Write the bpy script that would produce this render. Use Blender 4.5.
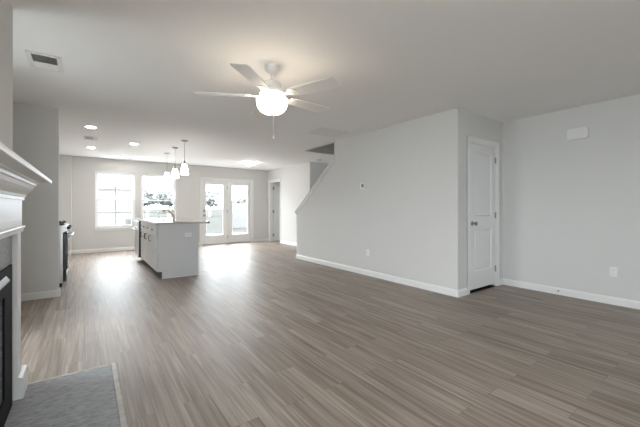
import bpy, bmesh, math, random
from mathutils import Vector, Matrix

# ---------------------------------------------------------------- clear
for o in list(bpy.data.objects):
    bpy.data.objects.remove(o)
SC = bpy.context.scene
COL = SC.collection
R = math.radians

# ---------------------------------------------------------------- camera
cam_d = bpy.data.cameras.new('camera')
cam_d.sensor_width = 36.0
cam_d.lens = 321.7 / 640 * 36.0
cam_d.shift_y = -5.6 / 640
cam_d.clip_start = 0.02
cam = bpy.data.objects.new('camera', cam_d)
cam.location = (0, 0, 1.148)
cam.rotation_euler = (R(90), 0, -0.6255)
COL.objects.link(cam)
SC.camera = cam

# ---------------------------------------------------------------- world, light levels, exposure
SKY = 17.5
FAN_W, CAN_L, PEND_L, FLUSH_L = 3.0, 120.0, 10.0, 45.0
world = bpy.data.worlds.new('overcast_sky')
SC.world = world
world.use_nodes = True
wn = world.node_tree.nodes
wl = world.node_tree.links
bgn = wn['Background']
tc = wn.new('ShaderNodeTexCoord')
nz = wn.new('ShaderNodeTexNoise'); nz.inputs['Scale'].default_value = 2.0; nz.inputs['Detail'].default_value = 3
rp = wn.new('ShaderNodeValToRGB')
rp.color_ramp.elements[0].color = (0.80, 0.89, 1.0, 1); rp.color_ramp.elements[0].position = .3
rp.color_ramp.elements[1].color = (.95, .97, 1, 1); rp.color_ramp.elements[1].position = .6
wl.new(tc.outputs['Generated'], nz.inputs['Vector'])
wl.new(nz.outputs['Fac'], rp.inputs['Fac'])
wl.new(rp.outputs['Color'], bgn.inputs['Color'])
bgn.inputs['Strength'].default_value = SKY
vs = SC.view_settings
SC.display_settings.display_device = 'sRGB'
vs.view_transform = 'Standard'; vs.look = 'None'; vs.gamma = 1; vs.use_curve_mapping = False
vs.exposure = 0.36
SC.cycles.max_bounces = 10
SC.cycles.diffuse_bounces = 6
SC.cycles.transparent_max_bounces = 12
SC.cycles.sample_clamp_indirect = 6.0
SC.cycles.caustics_reflective = False
SC.cycles.caustics_refractive = False


def portal(loc, rot, sx, sy):
    d = bpy.data.lights.new('window_portal', 'AREA')
    d.shape = 'RECTANGLE'; d.size = sx; d.size_y = sy
    d.cycles.is_portal = True
    o = bpy.data.objects.new('window_portal', d)
    o.location = loc; o.rotation_euler = rot
    COL.objects.link(o)


# area-light portals (no light of their own) in the seen and added openings, facing into the room
portal((0.60, 10.27, 1.36), (R(-90), 0, 0), 0.9, 1.47)
portal((1.65, 10.27, 1.36), (R(-90), 0, 0), 0.9, 1.47)
portal((3.66, 10.27, 1.02), (R(-90), 0, 0), 1.64, 2.03)
portal((-.36, -2.59, 1.225), (R(90), 0, 0), 1.2, 2.05)
portal((-1.59, 3.35, 1.175), (0, R(-90), 0), 1.65, .8)
portal((-1.59, -.6, 1.35), (0, R(-90), 0), 1.5, 1.8)

# ---------------------------------------------------------------- materials
MATS = {}


def mat(name, col, rough=.5, metal=0, spec=.5, noise=0, nscale=40, bump=0, bscale=300, emis=None, estr=0):
    if name in MATS:
        return MATS[name]
    m = bpy.data.materials.new(name)
    m.use_nodes = True
    n = m.node_tree.nodes; l = m.node_tree.links
    b = n['Principled BSDF']
    b.inputs['Base Color'].default_value = (*col, 1)
    b.inputs['Roughness'].default_value = rough
    b.inputs['Metallic'].default_value = metal
    b.inputs['Specular IOR Level'].default_value = spec
    t = n.new('ShaderNodeTexCoord')
    if noise:
        x = n.new('ShaderNodeTexNoise'); x.inputs['Scale'].default_value = nscale; x.inputs['Detail'].default_value = 4
        r = n.new('ShaderNodeValToRGB')
        r.color_ramp.elements[0].color = (*[c * (1 - noise) for c in col], 1)
        r.color_ramp.elements[1].color = (*[min(1, c * (1 + noise)) for c in col], 1)
        r.color_ramp.elements[0].position = .3; r.color_ramp.elements[1].position = .7
        l.new(t.outputs['Object'], x.inputs['Vector']); l.new(x.outputs['Fac'], r.inputs['Fac'])
        l.new(r.outputs['Color'], b.inputs['Base Color'])
    if bump:
        x = n.new('ShaderNodeTexNoise'); x.inputs['Scale'].default_value = bscale; x.inputs['Detail'].default_value = 2
        bp = n.new('ShaderNodeBump'); bp.inputs['Strength'].default_value = bump; bp.inputs['Distance'].default_value = .002
        l.new(t.outputs['Object'], x.inputs['Vector']); l.new(x.outputs['Fac'], bp.inputs['Height'])
        l.new(bp.outputs['Normal'], b.inputs['Normal'])
    if emis:
        b.inputs['Emission Color'].default_value = (*emis, 1)
        b.inputs['Emission Strength'].default_value = estr
    MATS[name] = m
    return m


def glass_mat():
    m = bpy.data.materials.new('window_glass'); m.use_nodes = True
    n = m.node_tree.nodes; l = m.node_tree.links
    n.remove(n['Principled BSDF'])
    tr = n.new('ShaderNodeBsdfTransparent'); tr.inputs['Color'].default_value = (.96, .98, .98, 1)
    gl = n.new('ShaderNodeBsdfGlossy'); gl.inputs['Roughness'].default_value = .03
    mx = n.new('ShaderNodeMixShader'); mx.inputs[0].default_value = .06
    l.new(tr.outputs[0], mx.inputs[1]); l.new(gl.outputs[0], mx.inputs[2])
    l.new(mx.outputs[0], n['Material Output'].inputs['Surface'])
    return m


def floor_mat():
    m = bpy.data.materials.new('vinyl_plank_floor'); m.use_nodes = True
    n = m.node_tree.nodes; l = m.node_tree.links
    b = n['Principled BSDF']
    t = n.new('ShaderNodeTexCoord')
    sep = n.new('ShaderNodeSeparateXYZ'); l.new(t.outputs['Object'], sep.inputs[0])
    cmb = n.new('ShaderNodeCombineXYZ')
    l.new(sep.outputs['Y'], cmb.inputs['X']); l.new(sep.outputs['X'], cmb.inputs['Y'])
    br = n.new('ShaderNodeTexBrick')
    br.offset = .37; br.offset_frequency = 2; br.squash = 1
    br.inputs['Scale'].default_value = 1
    br.inputs['Brick Width'].default_value = 1.0
    br.inputs['Row Height'].default_value = .152
    br.inputs['Mortar Size'].default_value = .0011
    br.inputs['Mortar Smooth'].default_value = .3
    br.inputs['Color1'].default_value = (0, 0, 0, 1)
    br.inputs['Color2'].default_value = (1, 1, 1, 1)
    br.inputs['Mortar'].default_value = (.5, .5, .5, 1)
    l.new(cmb.outputs[0], br.inputs['Vector'])
    # grain: stretched noise, shifted plank by plank
    off = n.new('ShaderNodeMath'); off.operation = 'MULTIPLY'; off.inputs[1].default_value = 37.0
    l.new(br.outputs['Color'], off.inputs[0])

    def grain(sx, sy, detail, dist=0.0):
        mx = n.new('ShaderNodeMath'); mx.operation = 'MULTIPLY'; mx.inputs[1].default_value = sx
        my = n.new('ShaderNodeMath'); my.operation = 'MULTIPLY'; my.inputs[1].default_value = sy
        l.new(sep.outputs['X'], mx.inputs[0]); l.new(sep.outputs['Y'], my.inputs[0])
        c = n.new('ShaderNodeCombineXYZ')
        l.new(mx.outputs[0], c.inputs['X']); l.new(my.outputs[0], c.inputs['Y']); l.new(off.outputs[0], c.inputs['Z'])
        g = n.new('ShaderNodeTexNoise'); g.inputs['Scale'].default_value = 1; g.inputs['Detail'].default_value = detail
        g.inputs['Distortion'].default_value = dist
        l.new(c.outputs[0], g.inputs['Vector'])
        return g.outputs['Fac']
    g1 = grain(30, 1.0, 4, .7)
    g2 = grain(90, 2.2, 3)

    def mathn(op, a, bb):
        q = n.new('ShaderNodeMath'); q.operation = op
        for i, v in enumerate((a, bb)):
            if isinstance(v, float):
                q.inputs[i].default_value = v
            else:
                l.new(v, q.inputs[i])
        return q.outputs[0]
    s = mathn('ADD', mathn('MULTIPLY', g1, .60), mathn('MULTIPLY', g2, .30))
    s = mathn('ADD', s, mathn('MULTIPLY', br.outputs['Color'], .07))
    r = n.new('ShaderNodeValToRGB')
    cr = r.color_ramp
    cr.elements[0].position = .36; cr.elements[0].color = FLOOR_D
    cr.elements[1].position = .64; cr.elements[1].color = FLOOR_L
    e = cr.elements.new(.5); e.color = FLOOR_M
    l.new(s, r.inputs['Fac'])
    mxr = n.new('ShaderNodeMixRGB'); mxr.inputs['Color2'].default_value = (.035, .030, .027, 1)
    fm = mathn('MULTIPLY', br.outputs['Fac'], .55)
    l.new(fm, mxr.inputs['Fac']); l.new(r.outputs['Color'], mxr.inputs['Color1'])
    l.new(mxr.outputs[0], b.inputs['Base Color'])
    rr = n.new('ShaderNodeMapRange'); rr.inputs['To Min'].default_value = .39; rr.inputs['To Max'].default_value = .53
    l.new(g1, rr.inputs['Value']); l.new(rr.outputs[0], b.inputs['Roughness'])
    b.inputs['Specular IOR Level'].default_value = .65
    bp = n.new('ShaderNodeBump'); bp.inputs['Strength'].default_value = .12; bp.inputs['Distance'].default_value = .001
    l.new(g2, bp.inputs['Height']); l.new(bp.outputs[0], b.inputs['Normal'])
    return m


def slate_mat():
    m = bpy.data.materials.new('brushed_slate'); m.use_nodes = True
    n = m.node_tree.nodes; l = m.node_tree.links; b = n['Principled BSDF']
    t = n.new('ShaderNodeTexCoord'); mp = n.new('ShaderNodeMapping'); mp.inputs['Scale'].default_value = (14, 60, 30)
    mp.inputs['Rotation'].default_value = (0, 0, .25)
    x = n.new('ShaderNodeTexNoise'); x.inputs['Scale'].default_value = 1.6; x.inputs['Detail'].default_value = 6; x.inputs['Roughness'].default_value = .7
    r = n.new('ShaderNodeValToRGB')
    r.color_ramp.elements[0].position = .3; r.color_ramp.elements[0].color = (.16, .164, .17, 1)
    r.color_ramp.elements[1].position = .75; r.color_ramp.elements[1].color = (.52, .525, .535, 1)
    l.new(t.outputs['Object'], mp.inputs[0]); l.new(mp.outputs[0], x.inputs['Vector']); l.new(x.outputs['Fac'], r.inputs['Fac'])
    l.new(r.outputs[0], b.inputs['Base Color'])
    bp = n.new('ShaderNodeBump'); bp.inputs['Strength'].default_value = .4; bp.inputs['Distance'].default_value = .003
    l.new(x.outputs['Fac'], bp.inputs['Height']); l.new(bp.outputs[0], b.inputs['Normal'])
    b.inputs['Roughness'].default_value = .6
    return m


def siding_mat(name, col, pitch=.16, dark=.72):
    m = bpy.data.materials.new(name); m.use_nodes = True
    n = m.node_tree.nodes; l = m.node_tree.links; b = n['Principled BSDF']
    t = n.new('ShaderNodeTexCoord'); sp = n.new('ShaderNodeSeparateXYZ'); l.new(t.outputs['Object'], sp.inputs[0])
    d = n.new('ShaderNodeMath'); d.operation = 'DIVIDE'; d.inputs[1].default_value = pitch; l.new(sp.outputs['Z'], d.inputs[0])
    f = n.new('ShaderNodeMath'); f.operation = 'FRACT'; l.new(d.outputs[0], f.inputs[0])
    r = n.new('ShaderNodeValToRGB'); r.color_ramp.interpolation = 'CONSTANT'
    r.color_ramp.elements[0].color = (*[c * dark for c in col], 1)
    r.color_ramp.elements[1].position = .14; r.color_ramp.elements[1].color = (*col, 1)
    l.new(f.outputs[0], r.inputs['Fac']); l.new(r.outputs[0], b.inputs['Base Color'])
    b.inputs['Roughness'].default_value = .7; b.inputs['Specular IOR Level'].default_value = 0
    return m


FLOOR_D = (.155, .117, .092, 1); FLOOR_M = (.275, .222, .183, 1); FLOOR_L = (.42, .352, .300, 1)
WALL = mat('wall_paint', (.66, .655, .64), .75, spec=.25, bump=.05, bscale=180)
CEIL = mat('ceiling_paint', (.88, .87, .86), .9, spec=.1, bump=.08, bscale=220)
TRIM = mat('white_trim_paint', (.80, .80, .79), .35, spec=.45, noise=.01)
DOORW = mat('white_door_paint', (.78, .78, .78), .38, noise=.01)
VINYL = mat('white_vinyl', (.85, .86, .86), .4, noise=.01)
PLASTIC = mat('white_plastic', (.78, .78, .77), .4, noise=.01)
NICKEL = mat('satin_nickel', (.34, .32, .30), .32, 1, noise=.04)
BRONZE = mat('warm_nickel', (.52, .40, .35), .28, 1, noise=.04)
DARKM = mat('dark_pull_metal', (.16, .14, .13), .4, .8, noise=.05)
BLACK = mat('black_enamel', (.012, .012, .013), .25, noise=.1)
BLACKG = mat('black_glass', (.006, .006, .007), .06, noise=.1)
STEEL = mat('stainless_steel', (.58, .58, .59), .3, 1, noise=.03)
CABW = mat('cabinet_white_paint', (.74, .74, .73), .42, noise=.01)
GRAN = mat('light_speckled_granite', (.50, .48, .46), .12, noise=.38, nscale=140)
SLATE = slate_mat()
GLASS = glass_mat()
FLOORM = floor_mat()
VENTD = mat('vent_cavity_grey', (.11, .105, .10), .8, noise=.05)
WOODT = mat('greige_wood_trim', (.46, .42, .38), .45, noise=.18, nscale=25)
SILL = mat('bronze_threshold', (.30, .22, .17), .45, .3, noise=.1)
BLADE = mat('white_fan_blade', (.82, .80, .77), .45, noise=.02)
FANW = mat('white_fan_enamel', (.78, .76, .74), .35, noise=.01)
WARM = (1.0, .82, .64)


def bowl_mat():
    m = bpy.data.materials.new('frosted_glass_bowl'); m.use_nodes = True
    n = m.node_tree.nodes; l = m.node_tree.links
    b = n['Principled BSDF']
    b.inputs['Base Color'].default_value = (.9, .88, .84, 1); b.inputs['Roughness'].default_value = .5
    b.inputs['Emission Color'].default_value = (1.0, .88, .72, 1); b.inputs['Emission Strength'].default_value = 7.0
    return m


BOWL = bowl_mat()
CANM = mat('lit_lens', (.9, .9, .88), .5, noise=.01, emis=(1, .95, .88), estr=CAN_L)
PENDM = mat('lit_frosted_shade', (.9, .9, .88), .5, noise=.01, emis=(1, .97, .93), estr=PEND_L)
FLUSHM = mat('lit_opal_glass', (.9, .9, .88), .5, noise=.01, emis=(1, .95, .88), estr=FLUSH_L)
LCD = mat('grey_display', (.16, .17, .17), .3, noise=.05)


# ---------------------------------------------------------------- mesh helpers
class MB:
    def __init__(s):
        s.bm = bmesh.new()

    def box(s, a, b, bev=0, seg=1):
        x0, y0, z0 = [min(p, q) for p, q in zip(a, b)]
        x1, y1, z1 = [max(p, q) for p, q in zip(a, b)]
        v = [s.bm.verts.new(p) for p in ((x0, y0, z0), (x1, y0, z0), (x1, y1, z0), (x0, y1, z0), (x0, y0, z1), (x1, y0, z1), (x1, y1, z1), (x0, y1, z1))]
        fs = [s.bm.faces.new([v[i] for i in q]) for q in ((0, 3, 2, 1), (4, 5, 6, 7), (0, 1, 5, 4), (1, 2, 6, 5), (2, 3, 7, 6), (3, 0, 4, 7))]
        if bev:
            es = list({e for f in fs for e in f.edges})
            bmesh.ops.bevel(s.bm, geom=es, offset=bev, segments=seg, affect='EDGES', profile=.6)
        return s

    def prism(s, pts, axis, c0, c1):
        """pts: 2D outline; axis 'x','y','z' is the extrusion axis; the outline is in the two remaining axes in order."""
        def P(p, c):
            return {'x': (c, p[0], p[1]), 'y': (p[0], c, p[1]), 'z': (p[0], p[1], c)}[axis]
        a = [s.bm.verts.new(P(p, c0)) for p in pts]; b = [s.bm.verts.new(P(p, c1)) for p in pts]
        s.bm.faces.new(a); s.bm.faces.new(b[::-1])
        for i in range(len(pts)):
            j = (i + 1) % len(pts)
            s.bm.faces.new((a[i], b[i], b[j], a[j]))
        return s

    def lathe(s, prof, seg=32, M=None, caps=True):
        rings = []
        for r, z in prof:
            if r < 1e-6:
                ring = [s.bm.verts.new((0, 0, z))]
            else:
                ring = [s.bm.verts.new((r * math.cos(2 * math.pi * i / seg), r * math.sin(2 * math.pi * i / seg), z)) for i in range(seg)]
            rings.append(ring)
        for A, B in zip(rings, rings[1:]):
            for i in range(seg):
                j = (i + 1) % seg
                if len(A) == 1 and len(B) == 1:
                    continue
                if len(A) == 1:
                    s.bm.faces.new((A[0], B[j], B[i]))
                elif len(B) == 1:
                    s.bm.faces.new((A[i], A[j], B[0]))
                else:
                    s.bm.faces.new((A[i], A[j], B[j], B[i]))
        if caps:
            for ring in (rings[0], rings[-1]):
                if len(ring) > 2:
                    s.bm.faces.new(ring)
        if M is not None:
            bmesh.ops.transform(s.bm, matrix=M, verts=[v for r in rings for v in r])
        return s

    def tube(s, pts, r, seg=10):
        pts = [Vector(p) for p in pts]
        rad = r if isinstance(r, (list, tuple)) else [r] * len(pts)
        prev = None; up = Vector((.123, .31, .94)).normalized()
        rings = []
        for i, p in enumerate(pts):
            d = (pts[min(i + 1, len(pts) - 1)] - pts[max(i - 1, 0)]).normalized()
            u = (up - d * up.dot(d)).normalized(); up = u
            w = d.cross(u)
            rings.append([s.bm.verts.new(p + (u * math.cos(2 * math.pi * k / seg) + w * math.sin(2 * math.pi * k / seg)) * rad[i]) for k in range(seg)])
        for A, B in zip(rings, rings[1:]):
            for i in range(seg):
                j = (i + 1) % seg
                s.bm.faces.new((A[i], A[j], B[j], B[i]))
        s.bm.faces.new(rings[0]); s.bm.faces.new(rings[-1])
        return s

    def sweep_u(s, prof, x_back, x_face, y0, y1):
        """profile (d, z) carried round the front and two ends of a mantel box"""
        rows = []
        for d, z in prof:
            rows.append([s.bm.verts.new(p) for p in ((x_back, y1 + d, z), (x_face + d, y1 + d, z), (x_face + d, y0 - d, z), (x_back, y0 - d, z))])
        n = len(rows)
        for i in range(n):
            A, B = rows[i], rows[(i + 1) % n]
            for k in range(3):
                s.bm.faces.new((A[k], A[k + 1], B[k + 1], B[k]))
        s.bm.faces.new([r[0] for r in rows]); s.bm.faces.new([r[3] for r in rows])
        return s

    def panels(s, axis, c0, c1, u0, u1, w0, w1, holes):
        """slab across c0..c1 on axis, outline u0..u1 x w0..w1, with rectangular holes (u0,u1,w0,w1)"""
        us = sorted({u0, u1, *[min(max(h[i], u0), u1) for h in holes for i in (0, 1)]})
        for a, b in zip(us, us[1:]):
            m = (a + b) / 2
            hs = sorted((h[2], h[3]) for h in holes if h[0] < m < h[1])
            w = w0
            for h0, h1 in hs + [(w1, w1)]:
                if h0 - w > 1e-6:
                    if axis == 'y':
                        s.box((a, c0, w), (b, c1, h0))
                    elif axis == 'x':
                        s.box((c0, a, w), (c1, b, h0))
                    else:
                        s.box((a, w, c0), (b, h0, c1))
                w = max(w, h1)
        return s

    def build(s, name, material, parent=None, smooth=False, origin=None, **props):
        bmesh.ops.recalc_face_normals(s.bm, faces=s.bm.faces)
        me = bpy.data.meshes.new(name)
        if origin is not None:
            bmesh.ops.translate(s.bm, verts=s.bm.verts, vec=-Vector(origin))
        s.bm.to_mesh(me); s.bm.free()
        me.materials.append(material)
        if smooth:
            for p in me.polygons:
                p.use_smooth = True
            try:
                me.set_sharp_from_angle(angle=R(38))
            except Exception:
                pass
        o = bpy.data.objects.new(name, me)
        COL.objects.link(o)
        if origin is not None:
            o.location = origin
        if parent is not None:
            o.parent = parent
        for k, v in props.items():
            o[k] = v
        return o


def thing(name, label, cat, loc=(0, 0, 0), rot=0, group=None):
    o = bpy.data.objects.new(name, None)
    o.empty_display_size = .05
    COL.objects.link(o)
    o.location = loc
    o.rotation_euler = (0, 0, rot)
    o['label'] = label; o['category'] = cat
    if group:
        o['group'] = group
    return o


def dup(root, loc, label, rot=None):
    r = root.copy(); COL.objects.link(r); r.location = loc
    r['label'] = label
    if rot is not None:
        r.rotation_euler = (0, 0, rot)
    for ch in list(root.children):
        c = ch.copy(); COL.objects.link(c); c.parent = r
        for g in list(ch.children):
            d = g.copy(); COL.objects.link(d); d.parent = c
    return r


def struct(name, mb, m, label=None, parent=None):
    o = mb.build(name, m, parent)
    if parent is None:
        o['kind'] = 'structure'
        if label:
            o['label'] = label
            o['category'] = name.split('_')[0]
    return o


H = 2.44
XP0, XP1 = 3.86, 3.98          # stair partition
XR = 5.063                     # right wall
YD = 2.317                     # closet door wall
YB = 10.13                     # back wall
YS = 5.363                     # kitchen stub wall

# ---------------------------------------------------------------- shell
W1 = (.154, 1.053, .625, 2.095)
W2 = (1.198, 2.102, .625, 2.095)
FD = (2.84, 4.475, 0, 2.03)
RW = ((-.96, .24, .2, 2.25),)  # unseen rear window opening, added to let daylight in from behind
CD = (4.135, 4.868, 0, 2.045)     # closet door opening
UD = (9.24, 9.95, 0, 2.03)        # utility door opening

struct('floor', MB().box((-1.6, -2.6, -.1), (7.42, 10.30, 0)), FLOORM, 'grey brown wood plank floor running through the whole room')
struct('ceiling', MB().panels('z', H, H + .28, -1.6, 7.42, -2.6, 10.30, [(XP1, XR, 2.43, 6.15)]), CEIL, 'flat white ceiling over the open room')
struct('wall_back', MB().panels('y', YB, YB + .15, -1.6, 7.42, 0, H, [W1, W2, FD]), WALL, 'far grey wall with two windows and the glazed double door')
LW = (2.95, 3.75, .35, 2.0)  # unseen window opening added to light the stair partition
LW2 = (-1.5, .3, .6, 2.1)  # unseen window opening added to brighten the near end of the room
struct('wall_left', MB().panels('x', -1.6, -1.0, -2.5, YB, 0, H, [LW, LW2]), WALL, 'long grey side wall behind the fireplace')  # thickened so the added side window throws no direct light on the stub
struct('wall_rear', MB().panels('y', -2.6, -2.5, -1.6, 5.18, 0, H, RW), WALL, 'grey wall behind the viewer')
struct('wall_pantry', MB().box((-1.0, 9.98, 0), (-.325, YB, H)), WALL, 'shallow grey wall jog in the far kitchen corner')
struct('wall_fireplace', MB().panels('x', -1.0, -.392, 1.045, 2.845, 0, H, [(1.49, 2.40, 0, .80)]), WALL, 'grey chimney breast behind the white mantel')
struct('wall_kitchen', MB().box((-1.0, YS, 0), (-.305, YS + .12, H)), WALL, 'short grey wall stub in front of the range')
struct('wall_partition', MB().prism([(YD, 0), (6.255, 0), (6.255, 1.052), (4.875, 2.062), (4.875, 4.6), (YD, 4.6)], 'x', XP0, XP1), WALL, 'grey partition beside the stairs with a sloping end')
struct('wall_closet', MB().panels('y', YD, YD + .12, XP1, XR, 0, H, [CD]), WALL, 'narrow grey wall around the closet door')
struct('wall_right', MB().box((XR, -2.5, 0), (XR + .12, 6.25, 4.6)), WALL, 'plain grey wall with the door chime box')
struct('wall_passage', MB().panels('x', XR + .007, XR + .127, 7.5, YB, 0, H, [UD]), WALL, 'bright grey wall beside the glazed doors')
struct('wall_hall_near', MB().box((XR + .12, 6.13, 0), (7.3, 6.25, H)), WALL)
struct('wall_hall_far', MB().box((XR + .127, 7.5, 0), (7.3, 7.62, H)), WALL, 'shaded grey hall wall seen over the stair rail')
struct('wall_hall_end', MB().panels('x', 7.3, 7.42, 6.13, YB, 0, H, [(9.2, 9.6, .9, 1.5), (6.75, 7.0, 1.2, 1.85)]), WALL)
struct('window_added_utility', MB().box((7.36, 9.2, .9), (7.366, 9.6, 1.5)), GLASS)  # unseen pane and opening added to brighten the utility room
struct('window_added_hall', MB().box((7.36, 6.75, 1.2), (7.366, 7.0, 1.85)), GLASS)  # unseen pane and opening added to brighten the hall
struct('wall_utility', MB().box((XR + .127, 8.5, 0), (7.3, 8.6, H)), WALL)
struct('wall_stairwell_far', MB().box((XP1, 6.15, H + .28), (XR, 6.27, 4.6)), WALL)
struct('wall_stairwell_left', MB().box((XP0, 4.875, H + .28), (XP1, 6.27, 4.6)), WALL)
struct('wall_stairwell_near', MB().box((XP1, YD, H + .28), (XR, 2.43, 4.6)), WALL)
struct('ceiling_stairwell', MB().box((XP0, YD, 4.6), (XR + .12, 6.27, 4.7)), CEIL)

# stairs behind the partition
pts = [(6.2, 0)]
for k in range(13):
    pts += [(6.2 - .264 * k, .19 * (k + 1)), (6.2 - .264 * (k + 1), .19 * (k + 1))]
pts += [(6.2 - .264 * 13, 2.2), (5.9, 0)]
struct('stairs', MB().prism(pts, 'x', XP1 + .002, XR - .002), mat('stair_carpet', (.45, .42, .38), .95, noise=.1, nscale=120))

# ---------------------------------------------------------------- baseboards and casings
BH, BT = .092, .014


def baseboard(name, a, b, nrm, label=None):
    """a, b floor points on the wall line; nrm the outward direction (x or y, +-1)"""
    mb = MB()
    ax, s = nrm
    prof = [(0, 0), (BT, 0), (BT, BH - .022), (BT * .7, BH - .012), (BT * .35, BH - .004), (BT * .35, BH), (0, BH)]
    if ax == 'x':
        mb.prism([(a[0] + s * d, z) for d, z in prof], 'y', a[1], b[1])
    else:
        mb.prism([(a[1] + s * d, z) for d, z in prof], 'x', a[0], b[0])
    return struct(name, mb, TRIM, label)


baseboard('baseboard_partition', (XP0, YD), (XP0, 6.255), ('x', -1), 'white baseboard along the stair partition')
baseboard('baseboard_partition_end', (XP0 - BT, 6.255), (XP1, 6.255), ('y', 1))
baseboard('baseboard_closet_left', (XP0 - BT, YD), (CD[0] - .062, YD), ('y', -1))
baseboard('baseboard_closet_right', (CD[1] + .062, YD), (XR, YD), ('y', -1))
baseboard('baseboard_right', (XR, -2.5), (XR, YD), ('x', -1), 'white baseboard along the plain wall')
baseboard('baseboard_passage', (XR + .007, 7.5), (XR + .007, UD[0] - .062), ('x', -1))
baseboard('baseboard_passage_far', (XR + .007, UD[1] + .062), (XR + .007, YB), ('x', -1))
baseboard('baseboard_back_left', (-.325, YB), (FD[0] - .062, YB), ('y', -1), 'white baseboard below the kitchen windows')
baseboard('baseboard_back_right', (FD[1] + .062, YB), (XR, YB), ('y', -1))
baseboard('baseboard_pantry', (-1.0, 9.98), (-.325, 9.98), ('y', -1))
baseboard('baseboard_kitchen', (-1.0, YS), (-.305 + BT, YS), ('y', -1), 'white baseboard on the short kitchen wall')
baseboard('baseboard_kitchen_end', (-.305, YS), (-.305, YS + .12), ('x', 1))
baseboard('baseboard_hall_far', (XR + .127, 7.5), (7.3, 7.5), ('y', -1))
baseboard('baseboard_hall_near', (XR + .12, 6.25), (7.3, 6.25), ('y', 1))
baseboard('baseboard_rear', (-1.0, -2.5), (XR, -2.5), ('y', 1))
baseboard('baseboard_left', (-1.0, 2.845), (-1.0, YS), ('x', 1))
baseboard('baseboard_left_near', (-1.0, -2.5), (-1.0, 1.045), ('x', 1))


def casing(name, axis, face, s, u0, u1, top, w=.06, t=.017, label=None):
    """flat moulded casing with a raised outer bead round an opening"""
    mb = MB()

    def bx(a0, a1, z0, z1, d):
        if axis == 'y':
            mb.box((a0, face, z0), (a1, face + s * d, z1), .003)
        else:
            mb.box((face, a0, z0), (face + s * d, a1, z1), .003)
    for a0, a1, b0, b1 in ((u0 - w, u0, u0 - w, u0 - w + .018), (u1, u1 + w, u1 + w - .018, u1 + w)):
        bx(a0, a1, 0, top + w, t * .65); bx(b0, b1, 0, top + w, t)
    bx(u0, u1, top, top + w, t * .65); bx(u0 - w, u1 + w, top + w - .018, top + w, t)
    return struct(name, mb, TRIM, label)


casing('trim_1', 'y', YD, -1, CD[0], CD[1], CD[3], label='white casing around the closet door')
casing('trim_2', 'y', YB, -1, FD[0], FD[1], FD[3], label='white casing around the glazed double door')
casing('trim_3', 'x', XR + .007, -1, UD[0], UD[1], UD[3], label='white casing around the narrow far doorway')

# jambs
def jamb(name, axis, c0, c1, u0, u1, top, t=.018):
    mb = MB()
    for a, b, z0, z1 in ((u0, u0 + t, 0, top), (u1 - t, u1, 0, top), (u0 + t, u1 - t, top - t, top)):
        if axis == 'y':
            mb.box((a, c0, z0), (b, c1, z1))
        else:
            mb.box((c0, a, z0), (c1, b, z1))
    return struct(name, mb, TRIM)


jamb('trim_4', 'y', YD, YD + .12, CD[0], CD[1], CD[3])
jamb('trim_5', 'x', XR + .007, XR + .127, UD[0], UD[1], UD[3])

# sloping white cap on the stair partition
mb = MB()
dy, dz = (6.30 - 4.86), (1.055 - 2.109)
L = math.hypot(dy, dz); ty, tz = dy / L, dz / L; ny, nz_ = -tz, ty
lo = Vector((6.30, 1.062)); hi = Vector((4.868, 2.109))
def slab(t0, t1, x0, x1):
    mb.prism([(hi[0] - ny * t0, hi[1] - nz_ * t0), (lo[0] - ny * t0, lo[1] - nz_ * t0), (lo[0] - ny * t1, lo[1] - nz_ * t1), (hi[0] - ny * t1, hi[1] - nz_ * t1)], 'x', x0, x1)
slab(0, .020, XP0 - .034, XP1 + .034)
slab(.020, .036, XP0 - .002, XP1 + .002)
slab(.036, .062, XP0 - .018, XP0)
slab(.036, .062, XP1, XP1 + .018)
struct('trim_6', mb, TRIM, 'white sloping cap on the stair partition')


# ---------------------------------------------------------------- windows
def window(name, x0, x1, z0, z1, y_in, y_out, label, sticker=None, along_y=False):
    """single-hung window with grilles; y_in the room side of the frame"""
    s = 1 if y_out > y_in else -1
    f = MB(); w = .032
    for a, b, c, d in ((x0, x0 + w, z0, z1), (x1 - w, x1, z0, z1), (x0 + w, x1 - w, z0, z0 + w), (x0 + w, x1 - w, z1 - w, z1)):
        f.box((a, y_in, c), (b, y_in + s * .07, d), .003)
    root = struct(name, f, VINYL, label)
    if along_y:
        root.matrix_world = Matrix.Translation((-1.0, 0, 0)) @ Matrix.Rotation(R(90), 4, 'Z')
    zm = (z0 + z1) / 2
    i0, i1 = x0 + w, x1 - w
    for nm, za, zb, dy_ in (('lower_sash', z0 + w, zm + .018, .006), ('upper_sash', zm - .018, z1 - w, .034)):
        q = MB(); r = .03
        ya = y_in + s * dy_; yb = y_in + s * (dy_ + .026)
        for a, b, c, d in ((i0, i0 + r, za, zb), (i1 - r, i1, za, zb), (i0 + r, i1 - r, za, za + r), (i0 + r, i1 - r, zb - r, zb)):
            q.box((a, ya, c), (b, yb, d), .002)
        so = q.build(nm, VINYL, root)
        p = MB(); p.box((i0 + r, y_in + s * (dy_ + .010), za + r), (i1 - r, y_in + s * (dy_ + .015), zb - r)); p.build('glass_pane', GLASS, so)
        g = MB(); ym = y_in + s * (dy_ + .0175)
        xm, zc = (i0 + i1) / 2, (za + zb) / 2
        g.box((xm - .011, ym - .0022, za + r), (xm + .011, ym + .0022, zb - r)); g.box((i0 + r, ym - .002, zc - .011), (i1 - r, ym + .002, zc + .011))
        g.build('grille', VINYL, so)
    if sticker:
        a, b, c, d = sticker
        k = MB(); k.box((a, y_in + s * .0145, c), (b, y_in + s * .0155, d)); k.build('sticker', mat('pale_sticker', (.70, .74, .78), .6, noise=.1), root)
    return root


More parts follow.
